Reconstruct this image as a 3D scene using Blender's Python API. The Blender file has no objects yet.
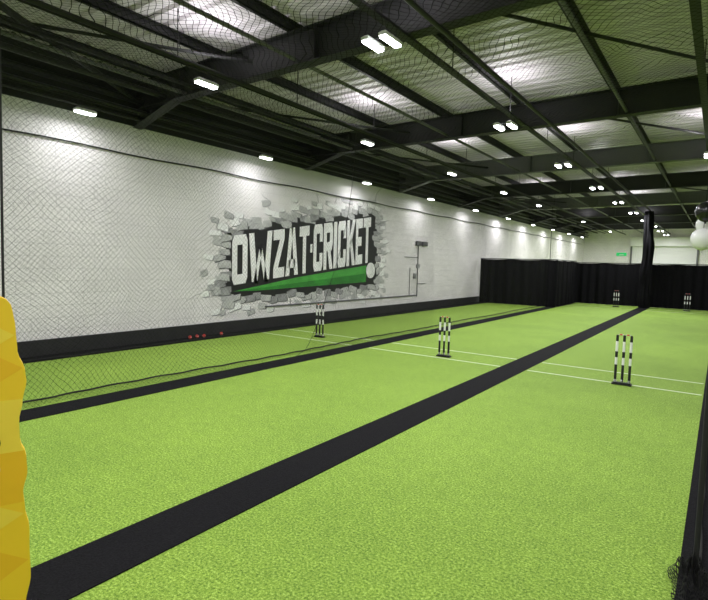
import bpy, bmesh, math, random
from mathutils import Matrix, Vector
random.seed(7)
S=bpy.context.scene
try:
    S.view_settings.view_transform='Standard'
except Exception: pass
H=1.74
# ------------------------------------------------------------------ materials
def newmat(name):
    m=bpy.data.materials.new(name); m.use_nodes=True
    nt=m.node_tree; b=nt.nodes['Principled BSDF']; return m,nt,b
def mat(name,col,rough=.6,metal=0,var=0.0,scale=20,emit=None,es=0,spec=.5,bump=0):
    m,nt,b=newmat(name)
    b.inputs['Base Color'].default_value=(*col,1); b.inputs['Roughness'].default_value=rough
    b.inputs['Metallic'].default_value=metal
    b.inputs['Specular IOR Level'].default_value=spec
    if var>0 or bump>0:
        tc=nt.nodes.new('ShaderNodeTexCoord'); n=nt.nodes.new('ShaderNodeTexNoise')
        n.inputs['Scale'].default_value=scale; n.inputs['Detail'].default_value=4
        nt.links.new(tc.outputs['Object'],n.inputs['Vector'])
        if var>0:
            r=nt.nodes.new('ShaderNodeValToRGB')
            r.color_ramp.elements[0].position=.3; r.color_ramp.elements[1].position=.7
            r.color_ramp.elements[0].color=(*[c*(1-var) for c in col],1)
            r.color_ramp.elements[1].color=(*[min(1,c*(1+var)) for c in col],1)
            nt.links.new(n.outputs['Fac'],r.inputs['Fac']); nt.links.new(r.outputs['Color'],b.inputs['Base Color'])
        if bump>0:
            bp=nt.nodes.new('ShaderNodeBump'); bp.inputs['Strength'].default_value=bump; bp.inputs['Distance'].default_value=.01
            nt.links.new(n.outputs['Fac'],bp.inputs['Height']); nt.links.new(bp.outputs['Normal'],b.inputs['Normal'])
    if emit:
        b.inputs['Emission Color'].default_value=(*emit,1); b.inputs['Emission Strength'].default_value=es
    return m
M={}
M['black']=mat('black_steel',(.009,.009,.010),.55)
M['blackpaint']=mat('black_paint',(.010,.010,.011),.7,var=.3,scale=3)
M['darkgrey']=mat('galvanised_grey',(.13,.13,.135),.5,.3)
M['fabric']=mat('black_curtain_fabric',(.006,.006,.007),.95,spec=.08,var=.4,scale=30)
M['strip']=mat('black_rubber_matting',(.007,.007,.008),.9,var=.6,scale=90,spec=.08,bump=.5)
M['white']=mat('white_plastic',(.8,.8,.8),.4)
M['linewhite']=mat('line_paint',(.62,.70,.52),.8,var=.25,scale=60)
M['red']=mat('red_leather',(.55,.03,.02),.4)
M['led']=mat('led_lens',(1,1,1),.4,emit=(.95,.98,1),es=25)
M['steel']=mat('spring_steel',(.4,.4,.4),.3,1)
M['rope']=mat('net_rope',(.01,.01,.01),.9)
M['green']=mat('mural_green',(.02,.22,.02),.6,var=.3,scale=3)
M['greenl']=mat('mural_green_light',(.06,.36,.045),.6,var=.2,scale=3)
M['mblack']=mat('mural_black',(.006,.006,.007),.7)
M['mwhite']=mat('mural_white',(.88,.88,.88),.7,var=.06,scale=4)
M['g1']=mat('mural_grey_light',(.5,.5,.5),.8,var=.2,scale=5)
M['g2']=mat('mural_grey_mid',(.30,.30,.31),.8,var=.3,scale=5)
M['g3']=mat('mural_grey_dark',(.09,.09,.095),.8,var=.3,scale=5)
M['y1']=mat('banner_gold',(1,.66,.03),.45)
M['y2']=mat('banner_amber',(.96,.56,.022),.45)
M['y3']=mat('banner_yellow',(1,.74,.07),.45)
M['exit']=mat('exit_sign_green',(.0,.3,.08),.5,emit=(0.02,.6,.15),es=.7)
M['balloonw']=mat('balloon_white',(.8,.8,.8),.25)
M['balloonb']=mat('balloon_black',(.01,.01,.01),.2)

def turf():
    m,nt,b=newmat('artificial_turf'); L=nt.links.new
    tc=nt.nodes.new('ShaderNodeTexCoord')
    def noise(s,d,rough=.6):
        n=nt.nodes.new('ShaderNodeTexNoise'); n.inputs['Scale'].default_value=s; n.inputs['Detail'].default_value=d
        n.inputs['Roughness'].default_value=rough; L(tc.outputs['Object'],n.inputs['Vector']); return n
    n1=noise(62,6,.85); n2=noise(.55,3); n3=noise(9,4,.7)
    r=nt.nodes.new('ShaderNodeValToRGB'); e=r.color_ramp.elements
    e[0].position=.38; e[0].color=(.050,.11,.008,1); e[1].position=.63; e[1].color=(.44,.60,.15,1)
    x=e.new(.5); x.color=(.190,.322,.034,1)
    L(n1.outputs['Fac'],r.inputs['Fac'])
    r2=nt.nodes.new('ShaderNodeValToRGB'); r2.color_ramp.elements[0].color=(.88,.89,.87,1); r2.color_ramp.elements[1].color=(1.08,1.06,1.06,1)
    r2.color_ramp.elements[0].position=.3; r2.color_ramp.elements[1].position=.7
    L(n2.outputs['Fac'],r2.inputs['Fac'])
    r3=nt.nodes.new('ShaderNodeValToRGB'); r3.color_ramp.elements[0].color=(.87,.89,.87,1); r3.color_ramp.elements[1].color=(1.10,1.09,1.05,1)
    r3.color_ramp.elements[0].position=.3; r3.color_ramp.elements[1].position=.7
    L(n3.outputs['Fac'],r3.inputs['Fac'])
    def mul(a,c):
        k=nt.nodes.new('ShaderNodeMix'); k.data_type='RGBA'; k.blend_type='MULTIPLY'; k.inputs[0].default_value=1
        L(a,k.inputs[6]); L(c,k.inputs[7]); return k.outputs[2]
    c=mul(mul(r.outputs['Color'],r2.outputs['Color']),r3.outputs['Color'])
    L(c,b.inputs['Base Color']); b.inputs['Roughness'].default_value=.8; b.inputs['Specular IOR Level'].default_value=.2
    bp=nt.nodes.new('ShaderNodeBump'); bp.inputs['Strength'].default_value=.7; bp.inputs['Distance'].default_value=.011
    L(n1.outputs['Fac'],bp.inputs['Height']); L(bp.outputs['Normal'],b.inputs['Normal'])
    return m
M['turf']=turf()

def blockwall(name,col,axes='YZ'):
    m,nt,b=newmat(name); L=nt.links.new
    tc=nt.nodes.new('ShaderNodeTexCoord'); sp=nt.nodes.new('ShaderNodeSeparateXYZ'); cb=nt.nodes.new('ShaderNodeCombineXYZ')
    L(tc.outputs['Object'],sp.inputs[0]); L(sp.outputs[axes[0]],cb.inputs[0]); L(sp.outputs[axes[1]],cb.inputs[1])
    br=nt.nodes.new('ShaderNodeTexBrick'); br.inputs['Scale'].default_value=1
    br.inputs['Brick Width'].default_value=.44; br.inputs['Row Height'].default_value=.215; br.inputs['Mortar Size'].default_value=.008
    br.inputs['Mortar Smooth'].default_value=.3
    br.inputs['Color1'].default_value=(*col,1); br.inputs['Color2'].default_value=(*[c*.95 for c in col],1); br.inputs['Mortar'].default_value=(*[c*.8 for c in col],1)
    L(cb.outputs[0],br.inputs['Vector'])
    n=nt.nodes.new('ShaderNodeTexNoise'); n.inputs['Scale'].default_value=1.2; n.inputs['Detail'].default_value=5; L(tc.outputs['Object'],n.inputs['Vector'])
    r=nt.nodes.new('ShaderNodeValToRGB'); r.color_ramp.elements[0].color=(.88,.88,.88,1); r.color_ramp.elements[1].color=(1,1,1,1)
    r.color_ramp.elements[0].position=.3; r.color_ramp.elements[1].position=.65; L(n.outputs['Fac'],r.inputs['Fac'])
    k=nt.nodes.new('ShaderNodeMix'); k.data_type='RGBA'; k.blend_type='MULTIPLY'; k.inputs[0].default_value=1
    L(br.outputs['Color'],k.inputs[6]); L(r.outputs['Color'],k.inputs[7]); L(k.outputs[2],b.inputs['Base Color'])
    bp=nt.nodes.new('ShaderNodeBump'); bp.inputs['Strength'].default_value=.4; bp.inputs['Distance'].default_value=.006; bp.invert=True
    L(br.outputs['Fac'],bp.inputs['Height']); L(bp.outputs['Normal'],b.inputs['Normal'])
    b.inputs['Roughness'].default_value=.75
    return m
M['wallL']=blockwall('white_painted_block',(.87,.84,.85),'YZ')
M['wallF']=blockwall('white_painted_block_far',(.90,.87,.88),'XZ')
M['roof']=mat('roof_sheet_metal',(.64,.595,.64),.5,.0,var=.10,scale=1.5)

def netmat(name,cell,tw,col=(.012,.012,.012),am1=.30,am2=.10):
    m,nt,b=newmat(name); L=nt.links.new
    b.inputs['Base Color'].default_value=(*col,1); b.inputs['Roughness'].default_value=.9; b.inputs['Specular IOR Level'].default_value=.15
    uv=nt.nodes.new('ShaderNodeUVMap'); uv.uv_map='UVMap'
    src=uv.outputs[0]
    for (sc_,am) in ((.8,am1),(2.4,am2)):
        n=nt.nodes.new('ShaderNodeTexNoise'); n.inputs['Scale'].default_value=sc_; n.inputs['Detail'].default_value=1.0
        L(uv.outputs[0],n.inputs['Vector'])
        mx=nt.nodes.new('ShaderNodeVectorMath'); mx.operation='MULTIPLY_ADD'
        L(n.outputs['Color'],mx.inputs[0]); mx.inputs[1].default_value=(am,am,0); L(src,mx.inputs[2]); src=mx.outputs[0]
    sp=nt.nodes.new('ShaderNodeSeparateXYZ'); L(src,sp.inputs[0])
    def mt(op,a,c,v=None):
        k=nt.nodes.new('ShaderNodeMath'); k.operation=op
        if hasattr(a,'links'): L(a,k.inputs[0])
        else: k.inputs[0].default_value=a
        if c is not None:
            if hasattr(c,'links'): L(c,k.inputs[1])
            else: k.inputs[1].default_value=c
        return k.outputs[0]
    outs=[]
    for op in ('ADD','SUBTRACT'):
        s=mt(op,sp.outputs[0],sp.outputs[1]); d=mt('DIVIDE',s,cell*1.414); f=mt('FRACT',d,None)
        outs.append(mt('LESS_THAN',f,tw/cell))
    a=mt('MAXIMUM',outs[0],outs[1])
    L(a,b.inputs['Alpha'])
    return m
M['net']=netmat('cricket_netting',.048,.0026,(.02,.022,.016))
M['netwall']=netmat('wall_netting',.042,.0020,am1=.45)
M['netroof']=netmat('overhead_netting',.070,.0072,am1=.6,am2=.15)
M['netdense']=netmat('bunched_netting',.03,.010)

# ------------------------------------------------------------------ mesh helpers
class MB:
    def __init__(s): s.v=[];s.f=[];s.mi=[];s.mats=[]
    def m(s,k):
        mm=M[k]
        if mm not in s.mats: s.mats.append(mm)
        return s.mats.index(mm)
    def face(s,pts,k):
        i=len(s.v); s.v+= [tuple(p) for p in pts]; s.f.append(list(range(i,i+len(pts)))); s.mi.append(s.m(k))
    def box(s,a,b,k):
        x0,y0,z0=a;x1,y1,z1=b; i=len(s.v)
        s.v+=[(x0,y0,z0),(x1,y0,z0),(x1,y1,z0),(x0,y1,z0),(x0,y0,z1),(x1,y0,z1),(x1,y1,z1),(x0,y1,z1)]
        for q in ((3,2,1,0),(4,5,6,7),(0,1,5,4),(1,2,6,5),(2,3,7,6),(3,0,4,7)):
            s.f.append([i+j for j in q]); s.mi.append(s.m(k))
    def tube(s,p,q,r,k,n=10,r2=None):
        p=Vector(p);q=Vector(q);d=(q-p).normalized(); r2=r if r2 is None else r2
        a=d.orthogonal().normalized(); b=d.cross(a); i=len(s.v)
        for (c,rr) in ((p,r),(q,r2)):
            for j in range(n):
                t=2*math.pi*j/n; s.v.append(tuple(c+rr*(math.cos(t)*a+math.sin(t)*b)))
        for j in range(n):
            s.f.append([i+j,i+(j+1)%n,i+n+(j+1)%n,i+n+j]); s.mi.append(s.m(k))
        s.f.append([i+j for j in range(n)][::-1]); s.mi.append(s.m(k))
        s.f.append([i+n+j for j in range(n)]); s.mi.append(s.m(k))
    def lathe(s,cx,cy,prof,n=16):
        i=len(s.v)
        for (r,z,k) in prof:
            for j in range(n):
                t=2*math.pi*j/n; s.v.append((cx+r*math.cos(t),cy+r*math.sin(t),z))
        for a in range(len(prof)-1):
            for j in range(n):
                s.f.append([i+a*n+j,i+a*n+(j+1)%n,i+(a+1)*n+(j+1)%n,i+(a+1)*n+j]); s.mi.append(s.m(prof[a][2]))
        s.f.append([i+j for j in range(n)][::-1]); s.mi.append(s.m(prof[0][2]))
        e=i+(len(prof)-1)*n; s.f.append([e+j for j in range(n)]); s.mi.append(s.m(prof[-1][2]))
    def obj(s,name,smooth=False,bevel=0,loc=None,parent=None):
        me=bpy.data.meshes.new(name); me.from_pydata(s.v,[],s.f)
        for mm in s.mats: me.materials.append(mm)
        for p,i in zip(me.polygons,s.mi): p.material_index=i; p.use_smooth=smooth
        me.update(); o=bpy.data.objects.new(name,me); S.collection.objects.link(o)
        if loc: o.location=loc
        if bevel:
            b=o.modifiers.new('bevel','BEVEL'); b.width=bevel; b.segments=2; b.limit_method='ANGLE'
        if parent: o.parent=parent
        return o
def grid(name,fn,nu,nv,uvfn,m,smooth=True,parent=None):
    vs=[];fs=[];uvs=[]
    for i in range(nu+1):
        for j in range(nv+1):
            vs.append(fn(i/nu,j/nv)); uvs.append(uvfn(i/nu,j/nv))
    for i in range(nu):
        for j in range(nv):
            a=i*(nv+1)+j; fs.append([a,a+nv+1,a+nv+2,a+1])
    me=bpy.data.meshes.new(name); me.from_pydata(vs,[],fs)
    ul=me.uv_layers.new(name='UVMap')
    for l in me.loops: ul.data[l.index].uv=uvs[l.vertex_index]
    for p in me.polygons: p.use_smooth=smooth
    me.materials.append(m); o=bpy.data.objects.new(name,me); S.collection.objects.link(o)
    if parent: o.parent=parent
    return o
def empty(name,loc=(0,0,0)):
    e=bpy.data.objects.new(name,None); e.location=loc; e.empty_display_size=.2; S.collection.objects.link(e); return e
def curve(name,pts,r,m,parent=None):
    c=bpy.data.curves.new(name,'CURVE'); c.dimensions='3D'; sp=c.splines.new('POLY'); sp.points.add(len(pts)-1)
    for p,q in zip(sp.points,pts): p.co=(*q,1)
    c.bevel_depth=r; c.bevel_resolution=2; c.materials.append(m)
    o=bpy.data.objects.new(name,c); S.collection.objects.link(o)
    if parent: o.parent=parent
    return o

XL=-9.45; XR=6.5; YF=46; YN=-4; ZR=5.25
# ------------------------------------------------------------------ shell
b=MB(); b.box((XL-.2,YN-.2,-.1),(XR+.2,YF+.2,0),'turf'); b.obj('floor')
b=MB(); b.box((XL-.2,YN,0),(XL,YF,4.28),'wallL'); b.box((XL-.2,YN,4.28),(XL,YF,ZR+.1),'blackpaint'); b.obj('wall_left')
b=MB(); b.box((XR,YN,0),(XR+.2,YF,ZR+.1),'wallL'); b.obj('wall_right')
b=MB(); b.box((XL-.2,YF,0),(XR+.2,YF+.2,ZR+.1),'wallF'); b.obj('wall_far')
b=MB(); b.box((XL-.2,YN-.2,0),(XR+.2,YN,ZR+.1),'wallF'); b.obj('wall_near')
b=MB(); b.box((XL,YN,0),(XL+.05,YF,.28),'blackpaint'); b.obj('baseboard_left',bevel=.008)
b=MB(); y=YN-.2; prof=[]
while y<YF+.2:
    prof+= [(y,ZR),(y+.15,ZR),(y+.18,ZR+.05),(y+.25,ZR+.05)]; y+=.28
for (a,c) in zip(prof[:-1],prof[1:]):
    b.face([(XL-.2,a[0],a[1]),(XL-.2,c[0],c[1]),(XR+.2,c[0],c[1]),(XR+.2,a[0],a[1])],'roof')
b.box((XL-.2,YN-.2,ZR+.07),(XR+.2,YF+.2,ZR+.12),'blackpaint')
b.obj('ceiling')

e=empty('roof_purlins')
k=0; x=XL+.6
while x<XR:
    b=MB(); b.box((x-.006,YN,ZR-.14),(x+.006,YF,ZR-.002),'black'); b.box((x-.006,YN,ZR-.018),(x+.06,YF,ZR-.002),'black'); b.box((x-.06,YN,ZR-.14),(x+.006,YF,ZR-.125),'black')
    b.obj('purlin_%d'%k,parent=e); x+=1.75; k+=1
for yy in (.7,5.7,10.7,15.7,20.7,25.7,30.7,35.7,40.7):
    b=MB(); z0,z1=4.6,5.06; kk='darkgrey' if yy in(15.7,25.7) else 'black'
    b.box((XL,yy-.008,z0),(XR,yy+.008,z1),kk); b.box((XL,yy-.1,z0-.018),(XR,yy+.1,z0),kk); b.box((XL,yy-.1,z1),(XR,yy+.1,z1+.018),kk)
    xx=XL+1.5
    while xx<XR:
        b.box((xx,yy-.095,z0),(xx+.012,yy+.095,z1),kk); xx+=3.1
    b.face([(XL,yy+.008,z0),(XL+1.3,yy+.008,z0),(XL,yy+.008,z0-.35)],kk); b.face([(XL,yy-.1,z0-.35),(XL+1.3,yy-.1,z0-.018),(XL+1.3,yy+.1,z0-.018),(XL,yy+.1,z0-.35)],kk)
    b.obj('roof_beam')
e=empty('roof_bracing'); k=0
for (y0,y1) in ((.7,5.7),(5.7,10.7),(10.7,15.7),(20.7,25.7)):
    for (x0,x1) in ((-9.3,-6.2),(-6.2,-2.8),(-2.8,.6),(.6,4)):
        if (k%2)==0:
            b=MB(); b.tube((x0,y0,4.85),(x1,y1,4.85),.025,'black'); b.obj('brace_%d'%k,parent=e)
        k+=1
b=MB(); b.tube((-9.3,5.6,4.75),(-6.2,1.0,4.75),.05,'black'); b.obj('brace_a',parent=e)
e=empty('ceiling_conduits'); k=0
for (x,z,r,c) in ((-9.25,4.72,.06,'black'),(-9.15,4.5,.035,'darkgrey'),(-9.2,4.36,.03,'black'),(-8.5,4.7,.05,'black'),(-7.9,4.66,.035,'darkgrey'),(-7.5,4.66,.03,'black'),(-5.2,4.66,.03,'darkgrey'),(-1.6,4.66,.03,'darkgrey'),(1.6,4.66,.03,'black')):
    b=MB(); b.tube((x,YN,z),(x,YF,z),r,c); b.obj('conduit_%d'%k,smooth=False,parent=e); k+=1
e=empty('lighting_track'); k=0
for x in (-6.42,-3.37,-.4,3):
    b=MB(); b.box((x-.05,YN,4.545),(x+.05,YF,4.55),'black'); b.box((x-.05,YN,4.55),(x-.044,YF,4.581),'black'); b.box((x+.044,YN,4.55),(x+.05,YF,4.581),'black')
    y=YN+1
    while y<YF: b.tube((x,y,4.55),(x,y,ZR-.01),.008,'black',6); y+=2.5
    b.obj('track_%d'%k,parent=e); k+=1

# ------------------------------------------------------------------ lamps
def lamp(x,y,z,power,name='led_batten_light',L=.42,W=.13,up=0,cols=(0,)):
    e=empty(name,(x,y,z))
    b=MB()
    for c in cols:
        b.box((c-W/2,-L/2,.0),(c+W/2,L/2,.035),'white')
        a=(c-W/4,c+W/4)
        b.face([(c-W/2,-L/2,.035),(c+W/2,-L/2,.035),(a[1],-L/2+.03,.06),(a[0],-L/2+.03,.06)],'white')
        b.face([(c-W/2,L/2,.035),(a[0],L/2-.03,.06),(a[1],L/2-.03,.06),(c+W/2,L/2,.035)],'white')
        b.face([(c-W/2,-L/2,.035),(a[0],-L/2+.03,.06),(a[0],L/2-.03,.06),(c-W/2,L/2,.035)],'white')
        b.face([(c+W/2,-L/2,.035),(c+W/2,L/2,.035),(a[1],L/2-.03,.06),(a[1],-L/2+.03,.06)],'white')
        b.face([(a[0],-L/2+.03,.06),(a[1],-L/2+.03,.06),(a[1],L/2-.03,.06),(a[0],L/2-.03,.06)],'white')
        b.box((c-W/2+.012,-L/2+.012,-.022),(c+W/2-.012,L/2-.012,0),'led')
        b.tube((c,-L/3,.06),(c,-L/3,.18),.005,'black',6); b.tube((c,L/3,.06),(c,L/3,.18),.005,'black',6)
    if len(cols)>1: b.box((min(cols)-.02,-.03,.06),(max(cols)+.02,.03,.09),'black')
    b.obj('housing',parent=e)
    ld=bpy.data.lights.new('light','AREA'); ld.shape='RECTANGLE'; ld.size=W+(max(cols)-min(cols)); ld.size_y=L; ld.energy=power; ld.color=(1,.985,1)
    lo=bpy.data.objects.new('light_source',ld); lo.location=(0,0,-.03); S.collection.objects.link(lo); lo.parent=e
    if up:
        ld=bpy.data.lights.new('roof_fill','AREA'); ld.shape='RECTANGLE'; ld.size=.08; ld.size_y=L; ld.energy=up; ld.color=(1,.97,1)  # added upward fill that brightens the roof sheets, not part of the fitting
        lo=bpy.data.objects.new('roof_fill_source',ld); lo.location=(0,0,.29); lo.rotation_euler=(math.pi,0,0); S.collection.objects.link(lo); lo.parent=e
for k in range(-1,10):
    fx=1.5 if k>=5 else 1.0
    lamp(-8.85,4.4+4.2*k,4.15,17*fx,'wall_wash_light',.34,.12)
    if k<5 or k%2==0: lamp(-6.3,4.9+4.2*k,4.30,70*(1 if k<5 else 2.6),up=13,L=.36,W=.12)
    lamp(-3.37,5.1+4.2*k,4.30,90*fx,up=14,cols=(-.12,.12),L=.36,W=.10)
    if k%2==0: lamp(-.4,5.4+4.2*k,4.30,92*fx,up=14)
    elif k<5: lamp(3,5.4+4.2*k,4.30,80*fx,up=14)
lamp(-.4,1.2,4.30,70,up=10); lamp(-3.37,-3.0,4.30,60,up=7,cols=(-.12,.12))  # two extra lamps added out of view to brighten the banner

# ------------------------------------------------------------------ floor matting and lines
YC=27.3
def strip(name,x0,x1,y0,y1):
    b=MB(); b.box((x0,y0,.0005),(x1,y1,.008),'strip'); b.obj(name,bevel=.003)
strip('floor_matting_strip',-3.0,-2.57,YN+.1,YC-.1)
strip('floor_matting_strip',-6.22,-5.80,YN+.1,YC-.1)
strip('floor_matting_strip',-.09,.36,YN+.1,YC-.1)
strip('floor_matting_strip',XL+.051,-8.92,YN+.1,YF-.1)
e=empty('crease_lines'); k=0
for yy in (8.6,9.5,25.0,26.0):
    for (x0,x1) in ((-8.9,-6.24),(-5.78,-3.02),(-2.55,-.11)):
        b=MB(); b.box((x0,yy-.016,.0004),(x1,yy+.016,.003),'linewhite'); b.obj('crease_%d'%k,parent=e); k+=1

# ------------------------------------------------------------------ stumps
def stumps(x,y):
    b=MB()
    b.box((-.135,-.05,0),(.135,.05,.022),'mblack'); b.box((-.12,-.035,.022),(.12,.035,.034),'mblack')
    for dx in (-.095,0,.095):
        b.lathe(dx,0,[(.021,.034,'steel'),(.021,.045,'steel'),(.015,.047,'steel'),(.021,.055,'steel'),(.015,.062,'steel'),(.021,.069,'steel'),(.017,.075,'mblack'),
          (.0185,.08,'mblack'),(.0185,.30,'white'),(.0188,.41,'mblack'),(.0188,.50,'white'),(.0188,.655,'mblack'),(.0185,.735,'mblack'),(.016,.748,'mblack'),(.006,.752,'mblack')])
    for s0 in (-.095,.0):
        b.tube((s0+.012,0,.757),(s0+.083,0,.757),.0065,'g1',8); b.tube((s0+.03,0,.757),(s0+.065,0,.757),.010,'red',8)
    b.obj('cricket_stumps',loc=(x,y,.0035),bevel=0)
for (x,y) in ((-1.11,8.52),(-4.17,8.75),(-7.44,9.0),(-3.85,26.1),(-1.1,26.3)): stumps(x,y)

# ------------------------------------------------------------------ netting
ZT=4.40
def side_net(name,x,y0,y1,drape,seed,m='net',side=1,ztop=ZT,amp=.05,hem=.009):
    e=empty(name,(0,0,0)); rnd=random.Random(seed); ph=[rnd.uniform(0,6.28) for _ in range(5)]
    Lc=ztop+drape
    def off(y): return .5*math.sin(y*1.3+ph[0])+.3*math.sin(y*3.1+ph[1])+.2*math.sin(y*7.3+ph[2])
    def f(u,v):
        y=y0+(y1-y0)*u; s=v*(Lc+.12*drape*math.sin(y*1.1+ph[3])); w=off(y)*amp*min(1,s/3)
        if s<ztop-.02: return (x+w, y, ztop-s)
        d=s-ztop+.02; return (x+w+side*d*(1+.35*off(y)), y, .016+.012*abs(math.sin(d*25+y*5)))
    n=int((y1-y0)*7)
    grid('net_sheet',f,n,44,lambda u,v:(u*(y1-y0)*1.0,v*Lc),M[m],parent=e)
    curve('hem_rope',[tuple(a+b2 for a,b2 in zip(f(i/n,1),(0,0,.004))) for i in range(n+1)],hem,M['rope'],e)
    curve('top_rope',[(x,y0,ztop),(x,y1,ztop)],.014,M['rope'],e)
    curve('end_rope',[f(0,j/30) for j in range(31)],.014,M['rope'],e)
    return e
dn=side_net('divider_net',-6.15,2.2,23.0,.30,3,side=-1,amp=.09,hem=.012)
side_net('divider_net',-6.2,23.4,27.1,.02,8)
side_net('wall_net',-9.0,-1,23.0,.0,4,m='netwall',amp=.05)
rn=side_net('divider_net',-.02,3.3,27,.0,5,amp=.015)
def lap(u,v):
    z=4.38*(1-v)+.02*v; lead=6.6+1.9*(1-v)**.45
    y=lead+(12.0-lead)*u; return (-6.10+.05*math.sin(y*2.2+z),y,z)
grid('overlap_panel',lap,50,40,lambda u,v:(u*5.4+.02,v*4.4),M['net'],parent=dn)
curve('overlap_edge',[lap(0,i/40) for i in range(41)],.0045,M['rope'],dn)
grid('overhead_net',lambda u,v:(-8.1+12.1*u,-1+28*v,4.525-.015*math.sin(u*26)**2*math.sin(v*30)**2),52,80,lambda u,v:(12.1*u,28*v),M['netroof'])
e=empty('net_rails'); k=0
for x in (-9.0,-6.15,-2.78,-.02,4):
    b=MB(); b.tube((x,-1,ZT+.045),(x,27.2,ZT+.045),.03,'black'); b.obj('rail_%d'%k,parent=e); k+=1
def bunch(name,x,y,z0,z1,r,seed,m='fabric',rx=1.0,ry=1.0):
    rnd=random.Random(seed); p=[rnd.uniform(0,6.28) for _ in range(6)]
    def f(u,v):
        t=u*2*math.pi; z=z0+(z1-z0)*v
        R=r*(.55+.45*math.sin(min(1,(1-v)*2.2+.25)*math.pi/2))*(1+.22*math.sin(5*t+p[0]+z*1.3)+.12*math.sin(9*t+p[1]-z*2)+.1*math.sin(z*5+p[2]))
        return (x+rx*R*math.cos(t)+.03*math.sin(z*2+p[3]),y+ry*R*math.sin(t),z)
    return grid(name,f,40,40,lambda u,v:(u*.8,v*(z1-z0)),M[m])
bunch('gathered_net',-2.78,26.6,.01,ZT,.19,11)
def pile(name,cx,cy,rx,ry,h,seed,parent):
    rnd=random.Random(seed); p=[rnd.uniform(0,6.28) for _ in range(6)]
    def f(u,v):
        t=u*2*math.pi; rr=v
        z=.02+h*(1-rr**2)*(1+.35*math.sin(4*t+p[0]+6*rr)+.25*math.sin(9*t+p[1]))*(.8+.2*math.sin(14*rr))
        k=1+.18*math.sin(3*t+p[2])+.1*math.sin(7*t+p[3])
        return (cx+rx*rr*k*math.cos(t),cy+ry*rr*k*math.sin(t),max(.012,z))
    return grid(name,f,60,24,lambda u,v:(u*1.2,v*.5),M['netdense'],parent=parent)
pile('gathered_hem',-.03,3.25,.10,.28,.13,2,rn)

# ------------------------------------------------------------------ curtains
def curtain(name,p0,p1,z0,z1,seed):
    rnd=random.Random(seed); ph=rnd.uniform(0,6)
    p0=Vector((*p0,0)); p1=Vector((*p1,0)); L=(p1-p0).length; d=(p1-p0)/L; n=Vector((-d.y,d.x,0))
    e=empty(name)
    def f(u,v):
        s=u*L; w=.05*math.sin(s*17+ph+.8*math.sin(s*2))+.03*math.sin(s*7+v*1.5)
        p=p0+d*s+n*w*(.5+.5*(1-v)); return (p.x,p.y,z0+(z1-z0)*v-.02*(v)*abs(math.sin(s*2.1)))
    grid('fabric',f,int(L*22),8,lambda u,v:(u*L,v*2),M['fabric'],parent=e)
    b=MB(); b.tube((p0.x,p0.y,z1+.015),(p1.x,p1.y,z1+.015),.02,'black'); b.obj('curtain_rail',parent=e)
curtain('curtain',(XL+.12,23.2),(-5.80,23.2),.01,2.08,1)
curtain('curtain',(-5.9,23.3),(-5.9,YC-.1),.01,2.08,2)
curtain('curtain',(-6.1,YC),(XR-.1,YC),.01,2.02,3)
grid('end_net',lambda u,v:(-9.4+13.4*u,YC+.14+.03*math.sin(u*40),.01+(4.30-.01)*v),60,6,lambda u,v:(13.4*u,4.4*v),M['netwall'])

# ------------------------------------------------------------------ far end fittings
b=MB(); b.box((-5.9,YF-.06,0),(-1.5,YF-.001,3.6),'white')
z=.05
while z<3.5: b.box((-5.85,YF-.085,z),(-1.55,YF-.06,z+.07),'white'); z+=.1
b.box((-5.95,YF-.5,3.6),(-1.45,YF-.001,4.3),'white'); b.box((-5.97,YF-.14,0),(-5.85,YF-.001,3.6),'darkgrey'); b.box((-1.55,YF-.14,0),(-1.43,YF-.001,3.6),'darkgrey')
b.obj('door_1',bevel=.02)
b=MB(); b.box((-7.0,YF-.07,2.8),(-6.2,YF-.001,3.12),'white'); b.box((-6.97,YF-.08,2.83),(-6.23,YF-.07,3.09),'exit')
b.box((-6.75,YF-.085,2.9),(-6.5,YF-.08,2.95),'white'); b.face([(-6.5,YF-.085,2.87),(-6.5,YF-.085,2.99),(-6.42,YF-.085,2.93)],'white'); b.obj('exit_sign')

# ------------------------------------------------------------------ wall services on left wall
e=empty('wall_conduit')
b=MB(); X=XL+.03
b.tube((X,17.2,.5),(X,17.2,2.5),.018,'darkgrey'); b.tube((X,16.2,2.0),(X,17.2,2.0),.012,'darkgrey'); b.tube((X,17.2,1.0),(X,17.9,1.0),.012,'darkgrey')
b.tube((X,9.2,.56),(X,17.2,.56),.02,'darkgrey'); b.tube((X,16.6,.56),(X,16.6,1.6),.012,'darkgrey')
b.obj('pipes',parent=e)
b=MB(); b.box((XL+.001,17.0,2.45),(XL+.09,17.35,2.62),'g3'); b.box((XL+.001,17.5,2.45),(XL+.09,17.85,2.62),'g3'); b.box((XL+.001,16.9,1.2),(XL+.07,17.05,1.4),'g2'); b.box((XL+.001,17.1,1.6),(XL+.07,17.3,1.75),'g2')
b.obj('junction_boxes',bevel=.008,parent=e)
curve('wall_cable',[(XL+.04,-2+i*.5,3.74-.03*math.sin(i*.5)**2) for i in range(95)],.014,M['rope'])

for (x,y) in ((-9.2,6.75),(-9.22,6.95),(-9.18,7.1),(-9.2,7.6)):
    b=MB(); pr=[(max(.0005,.037*math.sin(math.pi*i/10)),.0375-.037*math.cos(math.pi*i/10),'red') for i in range(11)]
    b.lathe(0,0,pr,16); 
    for a in (-.004,.004): b.lathe(0,0,[(.0373,.0375+a-.0008,'white'),(.0376,.0375+a,'white'),(.0373,.0375+a+.0008,'white')],16)
    o=b.obj('cricket_ball',smooth=True,loc=(x,y,.0085)); 

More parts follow.
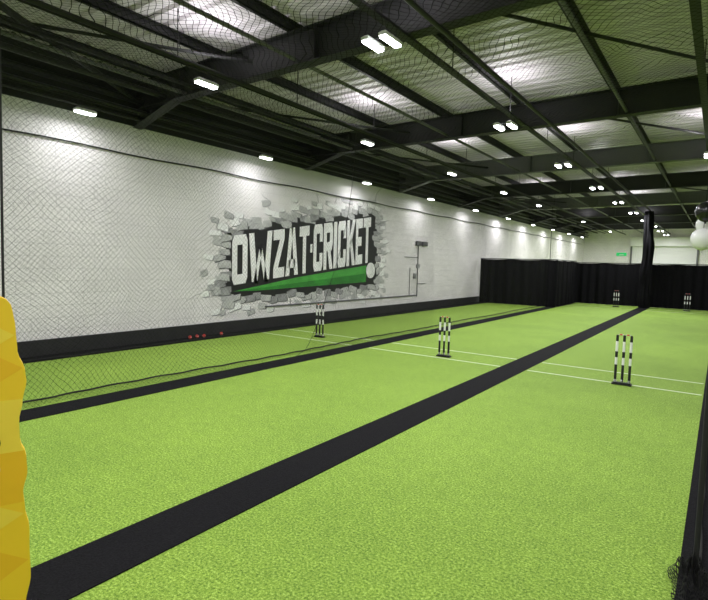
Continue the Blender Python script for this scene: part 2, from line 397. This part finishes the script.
# ------------------------------------------------------------------ mural
mur=empty('wall_mural',(XL,11,2))
def MP(Y,Z,d): return (d,Y-11,Z-2)
def poly(b,pts,d,k): b.face([MP(y,z,d) for (y,z) in pts],k)
rnd=random.Random(21)
top=[(7.95,2.42),(8.3,2.38),(8.6,2.62),(9.1,2.55),(9.5,2.78),(10.0,2.70),(10.4,2.95),(10.9,2.85),(11.3,3.08),(11.8,2.98),(12.3,3.22),(12.8,3.12),(13.2,3.42),(13.6,3.28),(13.95,3.52),(14.2,3.35)]
right=[(14.35,2.9),(14.2,2.5),(14.45,2.1),(14.3,1.7),(14.5,1.3),(14.3,.95)]
bot=[(13.8,1.0),(13.3,.86),(12.6,.97),(12.0,.82),(11.4,.93),(10.8,.78),(10.2,.9),(9.5,.76),(9.0,.86),(8.4,.78),(8.0,.9)]
left=[(7.85,1.2),(8.05,1.45),(7.8,1.8),(7.98,2.1)]
outline=top+right+bot+left
b=MB()
cen=(11.1,1.95)
for i in range(len(outline)):
    p=outline[i];q=outline[(i+1)%len(outline)]; poly(b,[cen,q,p],.004,'mblack')
b.obj('broken_hole',parent=mur)
b=MB()
def frag(cy,cz,w,h,ang):
    pts=[]
    for (sx,sy) in ((-1,-1),(0,-1.1),(1,-1),(1.05,0),(1,1),(0,1.05),(-1,1),(-1.05,0)):
        x=sx*w/2*rnd.uniform(.8,1.1); y=sy*h/2*rnd.uniform(.75,1.1)
        pts.append((cy+x*math.cos(ang)-y*math.sin(ang),cz+x*math.sin(ang)+y*math.cos(ang)))
    return pts
N=len(outline)
for i in range(N):
    p=Vector(outline[i]); q=Vector(outline[(i+1)%N]); c=Vector(cen)
    for s in (0,.5):
        m0=p.lerp(q,s); o=(m0-c); o=Vector((o.x*.25,o.y)).normalized(); 
        for ring in range(3):
            if ring==2 and rnd.random()<.6: continue
            if ring==1 and rnd.random()<.2: continue
            cc=m0+Vector((o.x*.28,o.y*.19))*(ring*1.0+.28)+Vector((rnd.uniform(-.06,.06),rnd.uniform(-.04,.04)))
            if cc.y<.45: continue
            w=rnd.uniform(.26,.46)*(1-.15*ring); h=rnd.uniform(.14,.2)*(1-.12*ring)
            ang=rnd.uniform(-.25,.25); k=['g1','mwhite','g1','mwhite'][rnd.randrange(4)] if ring else ['g2','g1','g1'][rnd.randrange(3)]
            pts=frag(cc.x,cc.y,w,h,ang)
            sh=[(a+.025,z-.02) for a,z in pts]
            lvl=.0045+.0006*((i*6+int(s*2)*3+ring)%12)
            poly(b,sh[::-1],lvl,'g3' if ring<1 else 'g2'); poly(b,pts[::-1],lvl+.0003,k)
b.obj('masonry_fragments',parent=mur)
b=MB()
for i in range(26):
    p=Vector(outline[rnd.randrange(N)]); c=Vector(cen); o=(p-c); o=Vector((o.x*.3,o.y)).normalized()
    pt=p+o*.2; 
    for s in range(4):
        nx=pt+Vector((o.x*.22,o.y*.16))+Vector((rnd.uniform(-.13,.13),rnd.uniform(-.1,.1)))
        if nx.y<.45: break
        w=.018*(1-s/5); n=Vector((-(nx-pt).y,(nx-pt).x)).normalized()*w
        poly(b,[pt-n,pt+n,nx+n*.6,nx-n*.6],.0035,'g2'); pt=nx
b.obj('cracks',parent=mur)
s=.33; h=.21
G={
'O':[[(0,.12),(0,.88),(s,.8),(s,.2)],[(1-s,.2),(1-s,.8),(1,.88),(1,.12)],[(0,.88),(.12,1),(.88,1),(1,.88),(1-s,.8),(s,.8)],[(0,.12),(s,.2),(1-s,.2),(1,.12),(.88,0),(.12,0)]],
'W':[[(0,1),(.21,1),(.36,0),(.13,0)],[(.20,0),(.36,0),(.56,.66),(.44,.66)],[(.44,.66),(.56,.66),(.80,0),(.64,0)],[(.64,0),(.87,0),(1,1),(.79,1)]],
'Z':[[(0,1-h),(0,1),(1,1),(1,1-h)],[(0,0),(0,h),(1,h),(1,0)],[(0,h),(.58,1-h),(1,1-h),(.42,h)]],
'A':[[(0,0),(.30,0),(.56,1),(.30,1)],[(.70,0),(1,0),(.70,1),(.44,1)],[(.25,.16),(.25,.34),(.75,.34),(.75,.16)]],
'T':[[(0,1-h),(0,1),(1,1),(1,1-h)],[(.5-s/2,0),(.5-s/2,1-h),(.5+s/2,1-h),(.5+s/2,0)]],
'C':[[(0,.12),(0,.88),(s,.8),(s,.2)],[(0,.88),(.12,1),(.88,1),(1,.88),(1-s,.8),(s,.8)],[(0,.12),(s,.2),(1-s,.2),(1,.12),(.88,0),(.12,0)],[(1-s,.62),(1-s,.8),(1,.88),(1,.62)],[(1-s,.2),(1-s,.38),(1,.38),(1,.12)]],
'R':[[(0,0),(0,1),(s,1),(s,0)],[(s,1-h),(s,1),(.88,1),(1,.88),(1-s,1-h)],[(1-s,1-h),(1,.88),(1,.55),(1-s,.6)],[(s,.4),(s,.58),(1-s,.6),(1,.55),(.88,.4)],[(.42,.42),(.75,.42),(1.02,0),(.68,0)]],
'I':[[(0,0),(0,1),(1,1),(1,0)]],
'K':[[(0,0),(0,1),(s,1),(s,0)],[(s,.38),(s,.62),(.66,1),(1.04,1),(.58,.5)],[(.36,.52),(.60,.60),(1.06,0),(.68,0)]],
'E':[[(0,0),(0,1),(s,1),(s,0)],[(s,1-h),(s,1),(1,1),(1,1-h)],[(s,0),(s,h),(1,h),(1,0)],[(s,.40),(s,.6),(.85,.6),(.85,.40)]],
'-':[[(0,.42),(0,.6),(1,.6),(1,.42)]]}
def ztop(Y): return 2.32+(3.24-2.32)*(Y-8.2)/5.7
def zbot(Y): return 1.14+(1.76-1.14)*(Y-8.2)/5.7
lay=[('O',.52),('W',.86),('Z',.44),('A',.54),('T',.44),('-',.10),('C',.44),('R',.46),('I',.17),('C',.44),('K',.46),('E',.40),('T',.45)]
tot=sum(w for _,w in lay); gap=.045; sc=(5.85-gap*(len(lay)-1))/tot
bs=MB(); bl=MB(); Y=8.1; 
for n_,(ch,w) in enumerate(lay):
    w*=sc
    for pg in G[ch]:
        def mp(x,t):
            yy=Y+x*w; return (yy, zbot(yy)+(ztop(yy)-zbot(yy))*t)
        pts=[mp(x,t) for x,t in pg]
        ar=sum(pts[i][0]*pts[(i+1)%len(pts)][1]-pts[(i+1)%len(pts)][0]*pts[i][1] for i in range(len(pts)))
        if ar<0: pts=pts[::-1]
        poly(bs,[(a+.04,z-.055) for a,z in pts],.013,'mblack')
        poly(bl,pts,.016,'mwhite')
    Y+=w+gap
bs.obj('lettering_shadow',parent=mur); bl.obj('lettering',parent=mur)
b=MB()
poly(b,[(8.15,.98),(8.9,.98),(13.75,1.12),(13.75,1.40)],.012,'green')
poly(b,[(8.15,.98),(13.75,1.40),(13.75,1.66),(10.4,1.30)],.0125,'greenl')
poly(b,[(8.0,.95),(8.25,.93),(13.8,1.06),(13.8,1.72),(10.3,1.34)],.0118,'mblack')
n=28; cy,cz,r=14.0,1.5,.26
poly(b,[(cy+r*1.12*math.cos(t*2*math.pi/n),cz+r*1.12*math.sin(t*2*math.pi/n)) for t in range(n)],.017,'mblack')
poly(b,[(cy+r*math.cos(t*2*math.pi/n),cz+r*math.sin(t*2*math.pi/n)) for t in range(n)],.018,'mwhite')
for dx in (-.05,.02):
    for j in range(8):
        t0=-1+2*j/8; poly(b,[(cy+dx+.1*(1-t0*t0)-.02,cz+t0*.2),(cy+dx+.1*(1-t0*t0),cz+t0*.2),(cy+dx+.1*(1-t0*t0),cz+t0*.2+.03),(cy+dx+.1*(1-t0*t0)-.02,cz+t0*.2+.03)],.0185,'g2')
b.obj('bat_and_ball',parent=mur)

# ------------------------------------------------------------------ promotional banner
ban=empty('promotional_banner',(-1.69,.65,0)); ban.rotation_euler=(0,0,math.atan2(.94,.342))
prof=[(1.625,-.075),(1.615,-.045),(1.58,-.028),(1.52,-.021),(1.45,-.018),(1.39,.0),(1.36,.003),(1.30,-.008),(1.24,-.018),(1.18,-.017),(1.13,-.002),(1.08,.0),(1.02,-.012),(.96,-.008),(.90,.002),(.83,.001),(.75,.003),(.66,-.012),(.58,-.004),(.5,.002),(.4,-.012),(.3,0),(.2,-.01),(.1,.0),(.03,.0)]
b=MB(); W=.62; cols=5; rnd=random.Random(5)
def edge_at(z):
    for i in range(len(prof)-1):
        if prof[i][0]>=z>=prof[i+1][0]:
            t=(prof[i][0]-z)/(prof[i][0]-prof[i+1][0]); t=t*t*(3-2*t); return prof[i][1]*(1-t)+prof[i+1][1]*t
    return prof[-1][1]
# outline strip (smooth wavy edge) + large printed facets inside
zs=[1.625-(1.625-.03)*i/90 for i in range(91)]
xin=-.10
for i in range(90):
    z0,z1=zs[i],zs[i+1]; x0,x1=edge_at(z0),edge_at(z1)
    k=['y1','y1','y3','y2','y1'][(i//9)%5]
    b.face([(xin,-.012,z0),(xin,-.012,z1),(x1,-.012,z1),(x0,-.012,z0)],k)
    b.face([(xin,.012,z0),(x0,.012,z0),(x1,.012,z1),(xin,.012,z1)],'y1')
    b.face([(x0,-.012,z0),(x1,-.012,z1),(x1,.012,z1),(x0,.012,z0)],'y2')
nz=14
P=[[(-W+(W+xin)*c/cols+(rnd.uniform(-.03,.03) if 0<c<cols and 0<i<nz else 0), 1.625-(1.595)*i/nz+(rnd.uniform(-.03,.03) if 0<i<nz and 0<c<cols else 0)) for c in range(cols+1)] for i in range(nz+1)]
for i in range(nz):
    for c in range(cols):
        a,b1,c1,d=P[i][c],P[i][c+1],P[i+1][c+1],P[i+1][c]
        for tri in ((a,d,b1),(b1,d,c1)) if rnd.random()<.5 else ((a,d,c1),(a,c1,b1)):
            k=['y1','y1','y2','y3'][rnd.randrange(4)]
            b.face([(x,-.012,z) for x,z in tri],k); b.face([(x,.012,z) for x,z in tri][::-1],'y1')
# triangular facets overlapping the edge band, a hair proud of the print
for (z,dz) in ((1.50,.05),(1.40,.06),(1.27,.05),(1.22,.04),(1.05,.06),(.95,.05),(.80,.06)):
    b.face([(xin,-.0125,z+dz),(xin,-.0125,z-dz),(edge_at(z)-.004,-.0125,z)],rnd.choice(['y2','y3']))
b.face([(-W,-.012,1.625),(-.075,-.012,1.625),(-.075,.012,1.625),(-W,.012,1.625)],'y2')
b.face([(-W,-.012,1.625),(-W,.012,1.625),(-W,.012,.03),(-W,-.012,.03)],'y2')
b.obj('panel',parent=ban)
b=MB(); b.box((-.6,-.16,0),(-.02,.16,.02),'mblack'); b.box((-.58,-.03,.02),(-.04,.03,.06),'mblack'); b.obj('foot',bevel=.004,parent=ban)
b=MB()
def ringp(cx,cz,r0,r1,k):
    n=20
    for j in range(n):
        a0=2*math.pi*j/n;a1=2*math.pi*(j+1)/n
        b.face([(cx+r0*math.cos(a0),-.0135,cz+r0*math.sin(a0)),(cx+r1*math.cos(a0),-.0135,cz+r1*math.sin(a0)),(cx+r1*math.cos(a1),-.0135,cz+r1*math.sin(a1)),(cx+r0*math.cos(a1),-.0135,cz+r0*math.sin(a1))],k)
ringp(-.093,1.18,.012,.028,'mblack'); ringp(-.17,1.18,.012,.03,'mblack'); ringp(-.245,1.18,.012,.03,'mblack'); ringp(-.090,1.10,.004,.022,'white'); ringp(-.16,1.10,.006,.024,'white')
b.obj('printed_logo',parent=ban)

# ------------------------------------------------------------------ balloons
bal=empty('balloon_cluster',(-.27,9,0))
def balloon(x,y,z,r,k,n):
    b=MB(); pr=[(max(.001,r*math.sin(math.pi*i/18)*(1 if i>9 else .93+.07*i/9)),z+r*(-math.cos(math.pi*i/18))*(1.15 if i<9 else 1),k) for i in range(19)]
    b.lathe(x,y,pr,24); b.tube((x,y,z-r*1.15-.02),(x,y,z-r*1.12),.014,k,8,.004); b.obj(n,smooth=True,parent=bal)
balloon(0.02,0,2.22,.15,'balloonw','balloon_a'); balloon(.04,.05,2.62,.14,'balloonb','balloon_b'); balloon(.05,.32,2.44,.14,'balloonw','balloon_c')
b=MB(); b.tube((.02,.02,2.02),(.06,.1,4.38),.004,'rope',6); b.obj('string',parent=bal)

# ------------------------------------------------------------------ world, camera
w=bpy.data.worlds.new('World'); S.world=w; w.use_nodes=True
w.node_tree.nodes['Background'].inputs[0].default_value=(.5,.55,.6,1); w.node_tree.nodes['Background'].inputs[1].default_value=.3
f=507.0
Y_=Vector((367,28,-f)).normalized(); X_=Vector((704,-55,f)); X_=(X_-Y_*X_.dot(Y_)).normalized(); Z_=X_.cross(Y_)
R=Matrix((X_,Y_,Z_))
cam=bpy.data.cameras.new('camera'); cam.sensor_width=36; cam.sensor_fit='HORIZONTAL'; cam.lens=f/708*36; cam.clip_start=.02; cam.clip_end=200
co=bpy.data.objects.new('camera',cam); co.matrix_world=Matrix.Translation((0,0,H))@R.to_4x4(); S.collection.objects.link(co); S.camera=co
